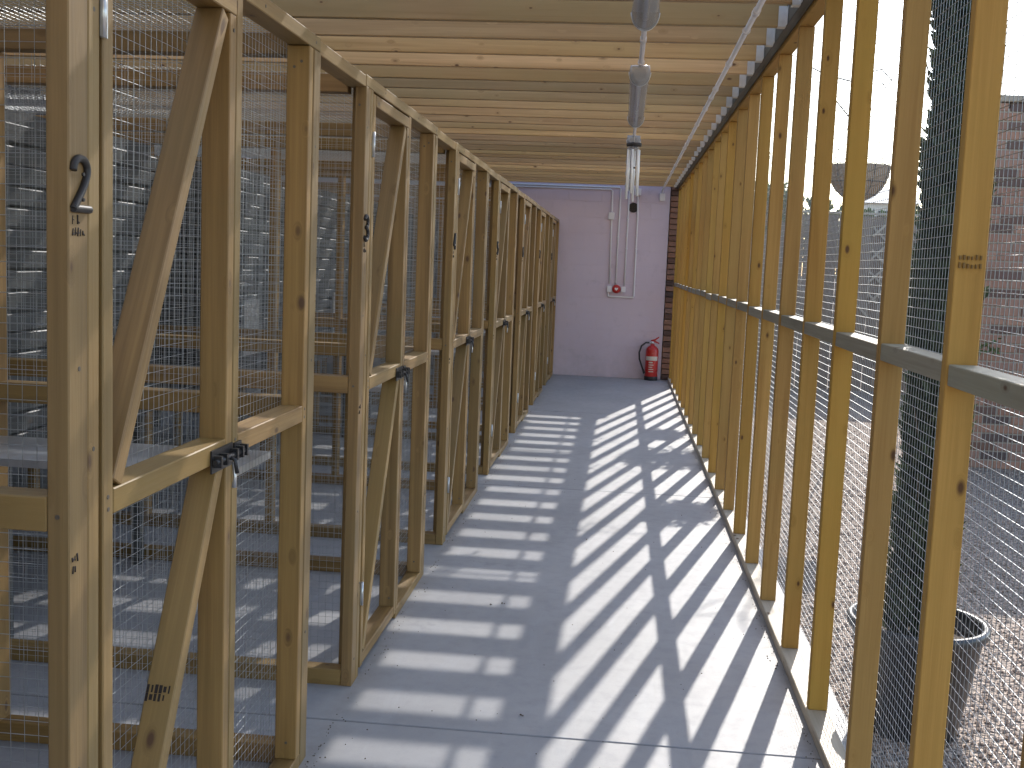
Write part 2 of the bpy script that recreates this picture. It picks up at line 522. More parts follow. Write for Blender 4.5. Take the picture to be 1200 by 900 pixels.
# ------------------------------------------------------------------ cat pens
XL, PD, PITCHY, Y0, NPEN = -0.87, 2.3, 2.0, 1.686, 7
T, W = 0.038, 0.063
def make_pen():
    root = thing('cat_pen', 'x', 'cat pen', (XL, Y0, 0), 'timber and wire cat pens in a row')
    m = M['post']
    P = lambda n, x, y, z, mm=m, j=0.0012: timber(n, root, x, y, z, mm, 0.0022, j)
    for y0, fy in ((0.0, 1), (1.374, 0)):       # the two mesh sides
        y1 = y0 + W
        P('post', (-T, 0), (y0, y1), (0.0, 2.062))
        for xx in (-0.93, -1.62):
            P('stud', (xx - T, xx), (y0, y1), (0.058, 2.04))
        P('post', (-PD, -PD + T), (y0, y1), (0, 2.062))
        for z0, z1 in ((0.0, 0.058), (1.035, 1.093), (2.042, 2.10)):
            x1 = -T - 0.0005 if z0 < 2 else -W - 0.002
            segs = ((x1, -0.93), (-0.93 - T, -1.62), (-1.62 - T, -PD + T)) if 0.5 < z0 < 2 else ((x1, -PD + T),)
            for xa, xb in segs:
                P('rail', (xb + 0.0005, xa - 0.0005), (y0 + 0.001, y1 - 0.001), (z0, z1))
        tag(wire_panel((-PD, y1 + 0.0035, 0.02), (1, 0, 0), (0, 0, 1), PD - 0.02, 2.06, 0.0254, 0.00065).build('wire_mesh', M['wire'], root), kind='stuff')
    # front frame
    P('top_plate', (-W, 0), (0.0, 1.437), (2.063, 2.101))
    P('stile', (-W, 0), (0.0655, 0.1035), (0.0, 2.062))
    P('stile', (-W, 0), (0.760, 0.797), (0.04, 2.062))
    P('stile', (-W, 0), (1.327, 1.364), (0.04, 2.062))
    P('rail', (-W, 0), (0.798, 1.326), (1.032, 1.078))
    P('rail', (-W, 0), (0.760, 1.373), (0.0, 0.0395))
    tag(wire_panel((-W - 0.004, 0.77, 0.02), (0, 1, 0), (0, 0, 1), 0.585, 2.05, 0.0254, 0.00065).build('wire_mesh', M['wire'], root), kind='stuff')
    # gap piece of the plate that ties this pen to the next one
    P('tie_plate', (-W - 0.002, -0.002), (1.4375, 1.9995), (2.058, 2.097))
    # roof of mesh
    tag(wire_panel((-PD, 0.01, 2.1035), (1, 0, 0), (0, 1, 0), PD - 0.02, 1.42, 0.0254, 0.0008, 0.008).build('roof_mesh', M['wire'], root), kind='stuff')
    # ledge shelf and sleeping cabin at the back
    sh = MB(); sh.box((-1.28, -0.10), (1.03, 1.36), (0.918, 0.938)); sh.build('shelf', M['galv'], root)
    CX = -1.30
    cb = MB(); cb.box((-PD - 0.72, CX - 0.022), (0.10, 1.335), (0.74, 1.97)); cab = cb.build('sleeping_cabin', M['cabin'], root)
    z = 0.735
    while z < 1.92:
        timber('board', cab, (CX - 0.020, CX), (0.08, 1.355), (z, z + 0.066), M['cabin'], 0.004, 0.002)
        timber('board', cab, (-PD - 0.72, CX - 0.022), (0.078, 0.098), (z, z + 0.066), M['cabin'], 0.004, 0.002)
        z += 0.0745
    for yy in (0.12, 1.27):
        timber('leg', cab, (CX - 0.08, CX - 0.035), (yy, yy + 0.045), (0.0, 0.738), M['cabin'])
        timber('leg', cab, (-PD - 0.7, -PD - 0.655), (yy, yy + 0.045), (0.0, 0.738), M['cabin'])
    hatch = MB(); hatch.box((CX + 0.0005, CX + 0.012), (0.55, 0.82), (0.90, 1.22)); hatch.build('hatch', M['galv'], cab)
    # door
    d = link('door', None, root)
    D = lambda n, x, y, z, mm=m: timber(n, d, x, y, z, mm, 0.0022, 0.001)
    D('stile', (-W, 0), (0.119, 0.157), (0.025, 2.055))
    D('stile', (-W, 0), (0.718, 0.755), (0.025, 2.0145))
    D('rail', (-W, -0.0), (0.1575, 0.7545), (2.015, 2.055))
    D('rail', (-W, -0.0), (0.1575, 0.7175), (1.032, 1.078))
    D('rail', (-W, -0.0), (0.1575, 0.7175), (0.025, 0.066))
    brace('brace', d, (-W / 2, 0.176, 1.085), (-W / 2, 0.690, 2.006), W - 0.002, T, m)
    brace('brace', d, (-W / 2, 0.176, 0.073), (-W / 2, 0.690, 1.022), W - 0.002, T, m)
    tag(wire_panel((-W - 0.004, 0.125, 0.03), (0, 1, 0), (0, 0, 1), 0.625, 2.02, 0.0254, 0.00065).build('wire_mesh', M['wire'], d), kind='stuff')
    for z in (1.84, 0.26):
        h = MB()
        h.tube([(0.004, 0.1115, z), (0.004, 0.1115, z + 0.085)], 0.0055, 8)
        h.box((0.0, 0.0022), (0.106, 0.131), (z + 0.002, z + 0.083))
        h.build('hinge', M['galv'] if z > 1.7 or z < 1 else M['iron'], d)
    b = MB()
    b.box((0.0005, 0.004), (0.622, 0.752), (1.015, 1.066))
    b.box((0.0005, 0.004), (0.764, 0.812), (1.020, 1.062))
    b.tube([(0.013, 0.618, 1.041), (0.013, 0.806, 1.041)], 0.0065, 8)
    for y in (0.632, 0.668, 0.735, 0.772, 0.800):
        b.box((0.003, 0.022), (y, y + 0.010), (1.028, 1.054))
    b.tube([(0.013, 0.700, 1.041), (0.028, 0.700, 1.036), (0.034, 0.700, 1.005)], 0.005, 6)
    b.build('bolt', M['black'], d)
    hk = MB(); hk.tube([(0.024, 0.702, 1.03), (0.028, 0.702, 0.995), (0.026, 0.702, 0.972)], [0.004, 0.0045, 0.006], 6); hk.build('padlock', M['galv'], d)
    # screw heads on the members, slightly sunk
    sc = MB()
    for (x, y, z, ax) in [(0, 0.032, 0.09, 0), (0, 0.030, 0.62, 0), (0, 0.034, 1.30, 0), (0, 0.031, 1.93, 0), (0, 0.084, 0.35, 0), (0, 0.083, 1.16, 0), (0, 0.085, 1.88, 0),
                          (0, 0.138, 1.044, 0), (0, 0.137, 1.066, 0), (0, 0.737, 1.98, 0), (0, 0.736, 0.05, 0), (0, 0.778, 1.043, 0), (0, 0.779, 1.068, 0), (0, 1.345, 1.044, 0), (0, 1.346, 1.067, 0),
                          (0, 1.40, 0.4, 0), (0, 1.405, 1.2, 0), (0, 1.40, 1.8, 0), (0, 0.30, 2.083, 0), (0, 0.95, 2.08, 0), (0, 1.39, 2.082, 0), (0, 0.9, 0.02, 0),
                          (-0.022, 1.327, 2.02, 1), (-0.042, 1.327, 2.005, 1), (-0.03, 1.327, 0.09, 1), (-0.02, 0.718, 0.10, 1), (-0.045, 0.718, 1.95, 1), (-0.02, 0.0, 1.06, 1), (-0.02, 0.0, 0.03, 1), (-0.022, 0.0, 2.0, 1)]:
        if ax == 0: sc.tube([(x - 0.001, y, z), (x + 0.0009, y, z)], 0.0042, 8)
        else: sc.tube([(x, y + 0.001, z), (x, y - 0.0009, z)], 0.0042, 8)
    tag(sc.build('screw', M['galvdark'], root), kind='stuff')
    # grader's ink stamps
    for par, pos, n in ((root, ('x', 0.012, 1.535), 5), (root, ('x', 0.010, 0.985), 3)):
        s = MB()
        for i in range(n):
            yy = pos[1] + i * 0.0085
            for q in range(2):
                zz = pos[2] - q * 0.019 - random.uniform(0, 0.004)
                if random.random() < 0.22: continue
                hgt = random.uniform(0.007, 0.015); wd = random.uniform(0.0016, 0.0036)
                s.tube([(0.0004, yy, zz), (0.0004, yy + random.uniform(-.003, .003), zz + hgt)], wd * 0.5, 5)
                if random.random() < 0.6: s.tube([(0.0004, yy, zz + hgt * random.random()), (0.0004, yy + 0.006, zz + hgt * random.random())], wd * 0.4, 5)
        s.build('ink_stamp', M['ink'], par)
    return root

def index_kids():
    k = {}
    for o in bpy.data.objects:
        if o.parent: k.setdefault(o.parent.name, []).append(o)
    return k

pen0 = make_pen()
# a stamp on the first lower brace
kids = index_kids()
pens = [pen0]
for i in range(1, NPEN):
    c = copy_tree(pen0)
    c.location = (XL, Y0 + PITCHY * i, 0)
    pens.append(c)
st = MB()
# ink on the lower brace's face that looks back along the corridor
p0 = Vector((-W / 2, 0.176, 0.073)); p1 = Vector((-W / 2, 0.690, 1.022)); dd = (p1 - p0).normalized(); nn = Vector((0, -dd.z, dd.y))
for i in range(6):
    for q in range(2):
        c = p0 + dd * (0.57 + q * 0.017) + nn * (T / 2 + 0.0006) + Vector((-0.026 + i * 0.009, 0, 0))
        if random.random() < 0.2: continue
        wv = random.uniform(0.0015, 0.0036); hv = random.uniform(0.003, 0.009)
        b0 = len(st.v)
        for sx, sh in ((-1, -1), (1, -1), (1, 1), (-1, 1)):
            st.v.append(tuple(c + Vector((sx * wv, 0, 0)) + dd * (sh * hv)))
        st.f.append((b0, b0 + 1, b0 + 2, b0 + 3)); st.sm.append(False)
door0 = [o for o in kids[pen0.name] if o.name.startswith('door')][0]
st.build('ink_stamp', M['ink'], door0)

ORD = ['first', 'second', 'third', 'fourth', 'fifth', 'sixth', 'last']
NUM = ['two', 'three', 'four', 'five', 'six', 'seven', 'eight']
DIG = {
    2: [[(0, .76), (.06, .91), (.22, 1), (.46, 1), (.62, .89), (.64, .73), (.54, .55), (.34, .32), (.12, .12), (0, .0)], [(-.02, .02), (.2, .02), (.5, .02), (.76, .02)]],
    3: [[(0, .85), (.2, 1), (.48, .98), (.62, .8), (.52, .58), (.28, .53), (.55, .47), (.68, .26), (.52, .05), (.25, 0), (0, .13)]],
    4: [[(.5, 0), (.5, .5), (.5, 1), (.25, .65), (0, .3), (.35, .3), (.72, .3)]],
    5: [[(.62, 1), (.1, 1), (.06, .55), (.35, .64), (.62, .5), (.66, .24), (.48, .03), (.2, 0), (0, .12)]],
    6: [[(.6, .93), (.35, 1), (.1, .75), (0, .35), (.12, .05), (.36, 0), (.62, .12), (.66, .36), (.45, .55), (.2, .5), (.02, .33)]],
    7: [[(0, 1), (.35, 1), (.68, 1), (.5, .62), (.32, .3), (.22, 0)]],
    8: [[(.33, .53), (.08, .66), (.08, .88), (.33, 1), (.58, .88), (.58, .66), (.33, .53), (.04, .35), (.06, .1), (.33, 0), (.6, .1), (.62, .35), (.33, .53)]],
}
# the pen beside the camera, out of the picture, shades the row
one = copy_tree(pen0); one.location = (XL, Y0 - PITCHY, 0)
one['label'] = 'timber and wire cat pen without a numeral, before the numbered ones'
for i, p in enumerate(pens):
    p['label'] = 'timber and wire cat pen, numeral %s on its post, %s along the corridor' % (NUM[i], ORD[i])
    mbn = MB()
    for s in DIG[i + 2]:
        # smooth the stroke
        pts = [Vector((a, b, 0)) for a, b in s]
        sm = []
        for q in range(len(pts) - 1):
            a0 = pts[max(q - 1, 0)]; a1 = pts[q]; a2 = pts[q + 1]; a3 = pts[min(q + 2, len(pts) - 1)]
            for t in (0, .25, .5, .75):
                sm.append(0.5 * (2 * a1 + (a2 - a0) * t + (2 * a0 - 5 * a1 + 4 * a2 - a3) * t * t + (3 * a1 - a0 - 3 * a2 + a3) * t ** 3))
        sm.append(pts[-1])
        mbn.tube([(0.004, 0.008 + v.x * 0.072, 1.556 + v.y * 0.080) for v in sm], 0.0064, 8)
    for z in (1.572, 1.612):
        mbn.tube([(0.008, 0.03, z), (0.0115, 0.03, z)], 0.003, 8)
    mbn.build('numeral', M['iron'], p)
# the last pen has no gap after it
for o in [o for o in bpy.data.objects if o.parent == pens[-1] and o.name.startswith('tie_plate')]:
    bpy.data.objects.remove(o)

# ------------------------------------------------------------------ stud screen on the open side
scr = thing('stud_screen', 'long open timber stud screen faced with wire mesh between corridor and gravel yard', 'screen wall', (0.70, 0, 0))
ystuds = [2.435 + 0.6265 * k for k in range(-7, 21)]
zs = lambda: random.gauss(0, 0.0025)
for y in ystuds:
    dy = random.gauss(0, 0.004)
    timber('stud', scr, (0.0 + random.gauss(0, 0.0012), W), (y + dy, y + dy + T), (0.0405, 2.549), M['stud'], 0.0022, 0.0012)
for a, b in zip(ystuds, ystuds[1:]):
    z = 1.277 + zs()
    timber('noggin', scr, (0.0015, W - 0.001), (a + T + 0.006, b - 0.006), (z, z + 0.046), M['noggin'], 0.0022, 0.0012)
for a, b in ((-1.95, 2.6), (2.603, 7.4), (7.403, 12.1), (12.103, 15.14)):
    timber('sill_plate', scr, (-0.006, W + 0.004), (a, b), (0.001, 0.04), M['sill'], 0.003)
    timber('top_plate', scr, (-0.002, W + 0.002), (a, b), (2.55, 2.612), M['stud'], 0.003)
tag(wire_panel((W + 0.005, -1.95, 0.03), (0, 1, 0), (0, 0, 1), 17.05, 2.56, 0.0254, 0.001, 0.006, 0.3).build('wire_mesh', M['wire'], scr), kind='stuff')
for k, zz in ((0, 1.545),):
    s = MB()
    yb = ystuds[7] - 0.0012
    for i in range(6):
        for q in range(2):
            x = 0.006 + i * 0.0085; z = zz - q * 0.018
            s.box((x, x + random.uniform(0.002, 0.0045)), (yb - 0.0025, yb + 0.002), (z, z + random.uniform(0.007, 0.013)))
    s.build('ink_stamp', M['faint_ink'], scr)

# ------------------------------------------------------------------ roof
rf = thing('corridor_roof', 'lean-to roof of closely spaced timber joists under clear corrugated sheets', 'roof', (0, 0, 0))
JZ0, JZ1 = 2.566, 2.714
k0 = -17
y = 5.04 + 0.405 * k0
n = 0
while y < 14.95:
    j = timber('joist', rf, (-4.25, 0.655), (y, y + T), (JZ0 + random.gauss(0, 0.0025), JZ1), M['joist'], 0.0025, 0.0006)
    y += 0.405 + random.gauss(0, 0.004); n += 1
joists = [o for o in bpy.data.objects if o.parent == rf]
hm = MB()
for s in (-1, 1):
    yy = s * (T / 2 + 0.0035)
    hm.box((0.618, 0.652), (min(yy, yy - s * 0.0015), max(yy, yy - s * 0.0015)), (-0.078, 0.008))
    hm.box((0.6525, 0.6545), (min(yy, yy + s * 0.028), max(yy, yy + s * 0.028)), (-0.072, 0.004))
    for q in range(3):
        hm.tube([(0.628 + 0.012 * (q % 2), yy, -0.062 + q * 0.026), (0.628 + 0.012 * (q % 2), yy + s * 0.002, -0.062 + q * 0.026)], 0.0035, 6)
hm.box((0.618, 0.652), (-T / 2 - 0.0035, T / 2 + 0.0035), (-0.0795, -0.0775))
hmesh = hm.mesh('joist_hanger', M['galv'])
for j in joists:
    h = link('joist_hanger', hmesh, rf, (0, j.location.y, (JZ0 + JZ1) / 2))
for a, b in ((-1.95, 3.1), (3.103, 8.2), (8.203, 13.0), (13.003, 15.14)):
    timber('ledger', rf, (0.657, 0.697), (a, b), (2.57, 2.722), M['ledger'], 0.002)
    timber('ledger', rf, (-4.30, -4.255), (a, b), (2.57, 2.722), M['ledger'], 0.002)
sh = MB()
def sheet(y0, y1, zoff):
    nseg = int((y1 - y0) / 0.0127)
    rows = []
    for i in range(nseg + 1):
        y = y0 + (y1 - y0) * i / nseg
        z = 2.733 + zoff + 0.0085 * math.cos(y * 2 * math.pi / 0.0762)
        rows.append([(-4.45, y, z), (-1.8, y, z), (0.70, y, z)])
    m_ = MB(); m_.quadstrip(rows, False, False, True)
    return m_
ya = -2.0; k = 0
while ya < 15.1:
    yb = min(ya + 1.9, 15.148)
    sheet(ya, yb, 0.003 * (k % 2)).build('roof_sheet', M['sheet'], rf)
    ya = yb - 0.0762 if yb < 15.1 else 99; k += 1

# ------------------------------------------------------------------ building at the end of the corridor
WY = 15.15
bd = thing('building', 'lilac painted block end wall of the building with a brick corner', 'building', (0, WY, 0))
cb = MB(); cb.box((-6.0, 0.95), (0.113, 5.0), (-0.2, 2.93)); cb.build('wall', M['mortar'], bd)
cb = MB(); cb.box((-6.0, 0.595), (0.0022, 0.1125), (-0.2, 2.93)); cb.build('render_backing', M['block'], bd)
cb = MB(); cb.box((-6.05, 1.0), (-0.03, 5.05), (2.932, 3.0)); cb.build('roof', M['lead'], bd)
# painted blocks, joints recessed
bl = {}
def shaped(L, h, d, mat, bev, seed):
    rs = random.Random(seed)
    bm = bmesh.new(); bmesh.ops.create_cube(bm, size=1.0)
    bmesh.ops.scale(bm, vec=(L, d, h), verts=bm.verts)
    bmesh.ops.bevel(bm, geom=bm.edges[:], offset=bev, segments=1, affect='EDGES')
    for v in bm.verts: v.co += Vector((rs.uniform(-1, 1), rs.uniform(-1, 1), rs.uniform(-1, 1))) * bev * 0.35
    return to_mesh('piece', bm, mat)
nb = 0
z = 0.0; row = 0
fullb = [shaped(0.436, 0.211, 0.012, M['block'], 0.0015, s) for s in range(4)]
while z < 2.9:
    x = -1.85 + (0.22 if row % 2 else 0)
    while x < 0.59:
        L = min(0.436, 0.594 - x)
        h = min(0.211, 2.92 - z)
        if L > 0.05 and h > 0.03:
            key = (round(L, 2), round(h, 2))
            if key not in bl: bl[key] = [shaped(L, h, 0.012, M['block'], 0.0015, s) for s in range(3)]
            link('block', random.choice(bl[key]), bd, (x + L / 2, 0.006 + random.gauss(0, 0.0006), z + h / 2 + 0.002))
        x += 0.44
    z += 0.215; row += 1
brk = {}
def brick(par, x0, x1, y0, d, z0):
    key = (round(x1 - x0, 3), round(d, 3))
    if key not in brk: brk[key] = [shaped(x1 - x0, 0.064, d, M['brick'], 0.004, s) for s in range(3)]
    return link('brick', random.choice(brk[key]), par, ((x0 + x1) / 2, y0 + d / 2 + random.gauss(0, 0.001), z0 + 0.032))
z = 0.0; row = 0
while z < 2.86:
    if row % 2: segs = ((0.605, 0.707), (0.717, 0.932))
    else: segs = ((0.605, 0.820), (0.830, 0.932))
    for a, b in segs: brick(bd, a, b, -0.006, 0.118, z + 0.004)
    z += 0.075; row += 1

def conduit(name, pts, r, label, group=None, saddles=(), couplers=(), boxes=(), mat='white', axis=1):
    t = thing(name, label, 'conduit', (0, 0, 0), group)
    m_ = MB(); m_.tube(pts, r, 10); m_.build('pipe', M[mat], t)
    for p, d in saddles:
        p = Vector(p); d = Vector(d)
        s = MB(); s.tube([p - d * 0.009, p + d * 0.009], r * 1.45, 10)
        s.build('saddle', M[mat], t)
    for p, d in couplers:
        p = Vector(p); d = Vector(d)
        s = MB(); s.tube([p - d * 0.035, p + d * 0.035], r * 1.3, 10); s.build('coupler', M[mat], t)
    for (x, y, z) in boxes:
        timber('junction_box', t, x, y, z, M[mat], 0.004)
    return t
wy = WY - 0.013
def vert(label, pts, boxes=(), sad=()):
    return conduit('conduit', pts, 0.0105, label, 'white conduits on the lilac wall', [((pts[a][0], wy, z), (0, 0, 1)) for a, z in sad], (), boxes)
vert('white conduit running along wall top then down through a small box, outermost of the drops',
     [(-1.84, wy, 2.532), (-0.20, wy, 2.532), (-0.176, wy, 2.51), (-0.172, wy, 2.2), (-0.155, wy, 1.27)],
     [((-0.215, -0.137), (WY - 0.045, WY - 0.001), (2.13, 2.225))], [(0, 2.532)])
vert('white conduit along wall top turning down to the middle of the red alarm point',
     [(-1.84, wy, 2.562), (-0.085, wy, 2.562), (-0.066, wy, 2.54), (-0.070, wy, 2.0), (-0.072, wy, 1.262)], (), [(4, 1.9)])
vert('white conduit dropping straight from roof to the alarm box beside the round vent',
     [(0.049, wy, 2.562), (0.047, wy, 2.0), (0.044, wy, 1.25)], (), [(1, 1.75), (1, 2.15)])
vert('white conduit dropping from a junction box near the vent and turning under the alarm point',
     [(0.165, wy, 2.48), (0.175, wy, 2.2), (0.178, wy, 1.12), (0.172, wy, 1.1), (-0.16, wy, 1.1), (-0.168, wy, 1.11), (-0.168, wy, 1.18)],
     [((0.117, 0.205), (WY - 0.045, WY - 0.001), (2.465, 2.555))], [(2, 1.75)])
# overhead conduits
zc = JZ0 - 0.016
conduit('conduit', [(0.045, -1.9, zc), (0.045, 15.12, zc)], 0.0125, 'grey white conduit feeding the row of strip lights', 'conduits under the roof joists',
        [((0.045, 5.04 + 0.405 * k + 0.019, zc), (0, 1, 0)) for k in range(-6, 24, 4)], [((0.045, 5.3, zc), (0, 1, 0)), ((0.045, 8.3, zc), (0, 1, 0))])
conduit('conduit', [(0.489, -1.9, zc), (0.489, 15.09, zc), (0.489, 15.12, zc - 0.02), (0.489, wy, 2.46)], 0.0125, 'grey white conduit running under the joists beside the stud screen to a small wall box',
        'conduits under the roof joists', [((0.489, 5.04 + 0.405 * k + 0.019, zc), (0, 1, 0)) for k in range(-6, 24, 2)],
        [((0.489, q, zc), (0, 1, 0)) for q in (4.7, 7.0, 9.6)], [((0.455, 0.525), (WY - 0.05, WY - 0.001), (2.40, 2.50))])

# red alarm call point with two white boxes
al = thing('fire_alarm', 'red round fire alarm sounder between two small white boxes on lilac wall', 'fire alarm', (-0.06, WY, 1.203))
def ydisc(name, r, y0, y1, mat, par, prof=None):
    m_ = MB(); n = 20
    pr = prof or [(r, y0), (r, y1)]
    m_.quadstrip([[(a * math.cos(2 * math.pi * j / n), b, a * math.sin(2 * math.pi * j / n)) for j in range(n)] for a, b in pr], True, True)
    return m_.build(name, mat, par)
ydisc('sounder', 0.055, 0, 0, M['red'], al, [(0.058, -0.002), (0.058, -0.03), (0.05, -0.05), (0.026, -0.056)])
hb = MB()
heart = [(0, -.022), (.022, 0), (.022, .012), (.012, .02), (0, .012), (-.012, .02), (-.022, .012), (-.022, 0)]
hb.quadstrip([[(a, -0.0565, b) for a, b in heart], [(a, -0.059, b) for a, b in heart]], True, True, False); hb.build('emblem', M['white'], al)
timber('box', al, (-0.125, -0.064), (-0.042, -0.001), (-0.045, 0.04), M['white'], 0.004)
timber('box', al, (0.064, 0.122), (-0.042, -0.001), (-0.04, 0.035), M['white'], 0.004)
vt = thing('wall_vent', 'black round vent hole high on the lilac wall', 'vent', (0.113, WY, 2.30))
ydisc('rim', 0.066, 0, 0, M['black'], vt, [(0.066, -0.002), (0.066, -0.012), (0.056, -0.012), (0.055, -0.004)])
for k in range(5):
    zz = -0.044 + k * 0.022; hw = math.sqrt(max(0, 0.055 ** 2 - zz * zz))
    timber('slat', vt, (-hw, hw), (-0.010, -0.003), (zz - 0.004, zz + 0.004), M['black'], 0.001)

# fire extinguisher
ex = thing('fire_extinguisher', 'red fire extinguisher with black hose standing on floor against lilac wall', 'fire extinguisher', (0.462, 15.035, 0.0))
m_ = MB(); m_.lathe([(0.0, 0.032), (0.07, 0.032), (0.084, 0.045), (0.086, 0.06), (0.086, 0.40), (0.078, 0.43), (0.055, 0.455), (0.03, 0.468), (0.026, 0.49), (0.0, 0.49)], 28); m_.build('cylinder', M['red'], ex)
m_ = MB(); m_.lathe([(0.0, 0.0), (0.088, 0.0), (0.09, 0.004), (0.09, 0.05), (0.087, 0.055)], 28); m_.build('base_ring', M['rubber'], ex)
m_ = MB()
m_.quadstrip([[(0.0868 * math.cos(a), 0.0868 * math.sin(a), z) for a in [math.radians(-150 + 6 * i) for i in range(21)]] for z in (0.27, 0.325)], False, False)
m_.build('label_band', M['paper'], ex)
m_ = MB()
for q in range(5):
    z0 = 0.235 - q * 0.03
    aa = [math.radians(-118 + 5 * i) for i in range(2 + random.choice((6, 8, 9)))]
    m_.quadstrip([[(0.0868 * math.cos(a), 0.0868 * math.sin(a), z) for a in aa] for z in (z0, z0 + (0.012 if q else 0.018))], False, False)
m_.build('print_band', M['paper'], ex)
m_ = MB(); m_.tube([(0, 0, 0.485), (0, 0, 0.525)], 0.022, 10); m_.tube([(0, 0, 0.505), (-0.045, -0.01, 0.505)], 0.012, 8); m_.build('valve', M['galv'], ex)
m_ = MB(); m_.tube([(-0.02, 0, 0.53), (0.03, 0, 0.545), (0.085, 0, 0.585)], [0.013, 0.012, 0.008], 8); m_.tube([(-0.01, 0, 0.52), (0.04, 0, 0.52), (0.09, 0, 0.50)], [0.012, 0.011, 0.008], 8); m_.build('handle', M['red'], ex)
m_ = MB()
m_.tube([(-0.045, -0.01, 0.505), (-0.09, -0.02, 0.505), (-0.145, -0.03, 0.46), (-0.172, -0.035, 0.37), (-0.165, -0.04, 0.28), (-0.135, -0.045, 0.2), (-0.112, -0.05, 0.14)], 0.0115, 8)
m_.tube([(-0.112, -0.05, 0.145), (-0.10, -0.052, 0.115), (-0.092, -0.053, 0.09)], [0.014, 0.016, 0.017], 8)
m_.build('hose', M['rubber'], ex)

# strip lights in a line under the joists
def strip_light(y0):
    t = thing('strip_light', '', 'light', (0.042, y0, 0), 'strip lights in a line under the joists')
    L = 1.8
    timber('tray', t, (-0.048, 0.048), (0.03, L - 0.03), (2.508, 2.545), M['white'], 0.004)
    sec = []
    for k in range(13):
        a = math.pi + math.pi * k / 12
        sec.append((0.054 * math.cos(a), 2.512 + 0.068 * math.sin(a)))
    m_ = MB()
    m_.quadstrip([[(a, y, b) for a, b in sec] for y in (0.035, L - 0.035)], False, False); m_.build('diffuser', M['diffuser'], t)
    for y, d in ((0.035, -1), (L - 0.035, 1)):
        m_ = MB()
        cyc = [(0.056, 2.514)] + [(a * 1.04, 2.512 + (b - 2.512) * 1.04) for a, b in reversed(sec)] + [(-0.056, 2.514), (-0.05, 2.547), (0.05, 2.547)]
        m_.quadstrip([[(a * q, y + d * o, 2.49 + (b - 2.49) * q) for a, b in cyc] for o, q in ((-0.022, 1.0), (0.012, 1.0), (0.03, 0.86), (0.04, 0.55))], True, True)
        m_.build('end_cap', M['diffuser'], t)
        m_ = MB(); m_.tube([(a * 1.05, y, 2.512 + (b - 2.512) * 1.05) for a, b in sec], 0.0022, 6); m_.build('clip_ring', M['galv'], t)
    m_ = MB(); m_.tube([(0, 0.06, 2.487), (0, L - 0.06, 2.487)], 0.014, 10); m_.build('tube', M['tube'], t)
    m_ = MB()
    for y in (0.35, L - 0.35): m_.box((-0.02, 0.02), (y - 0.015, y + 0.015), (2.545, 2.567))
    m_.build('bracket', M['galv'], t)
    return t
LL = ['strip light hanging over the corridor entrance, cut by the photo edge', 'strip light with clear domed end, second along the ceiling line', 'strip light in the middle of the line, third along the ceiling',
      'small looking strip light before the end one, fourth along the ceiling', 'strip light closest to the lilac wall at the end of the line']
s0 = strip_light(2.82); s0['label'] = LL[0]
kids = index_kids()
for k in range(1, 4):
    c = copy_tree(s0); c.location = (0.042, 2.82 + 3.1 * k, 0); c['label'] = LL[k]
wc = thing('wind_chime', 'wind chime of pale metal tubes hanging on a cord below the roof joists', 'wind chime', (0.044, 8.33, 0))
m_ = MB(); m_.tube([(0, 0, 2.565), (0, 0, 2.40)], 0.0025, 6); m_.build('cord', M['white'], wc)
m_ = MB(); m_.lathe([(0, 2.385), (0.054, 2.385), (0.056, 2.39), (0.056, 2.405), (0.05, 2.41), (0, 2.412)], 24); m_.build('disc', M['iron'], wc)
for k, ln in enumerate((0.335, 0.375, 0.30, 0.36, 0.32, 0.285)):
    a = k * math.pi / 3 + 0.35
    px, py = 0.042 * math.cos(a), 0.042 * math.sin(a)
    m_ = MB(); m_.tube([(px, py, 2.36), (px, py, 2.36 - ln)], 0.0085, 10); m_.tube([(px, py, 2.386), (px, py, 2.36)], 0.001, 4); m_.build('chime_tube', M['tube'], wc)
m_ = MB(); m_.lathe([(0, 2.225), (0.018, 2.225), (0.018, 2.235), (0, 2.235)], 14); m_.tube([(0, 0, 2.385), (0, 0, 2.22)], 0.0012, 4); m_.build('striker', M['iron'], wc)
ew = tag(link('row_shade_wall', None, None, (0, -2.15, 0)), kind='structure')  # unseen wall, added to keep sky light from behind off the pen posts
m_ = MB(); m_.box((-4.6, -0.86), (-0.2, 0.0), (-0.2, 2.56)); m_.build('wall_core', M['block'], ew)
# ------------------------------------------------------------------ back wall of the pens
bw = tag(link('back_wall', None, None, (-4.3, 0, 0)), kind='structure')
m_ = MB(); m_.box((-0.25, -0.012), (-2.4, 15.14), (-0.2, 2.56)); m_.build('wall_core', M['mortar'], bw)
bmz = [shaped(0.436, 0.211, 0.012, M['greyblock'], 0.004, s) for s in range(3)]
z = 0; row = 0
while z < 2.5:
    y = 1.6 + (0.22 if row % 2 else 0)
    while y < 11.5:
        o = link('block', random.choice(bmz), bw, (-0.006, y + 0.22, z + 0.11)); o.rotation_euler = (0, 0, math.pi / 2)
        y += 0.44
    z += 0.215; row += 1

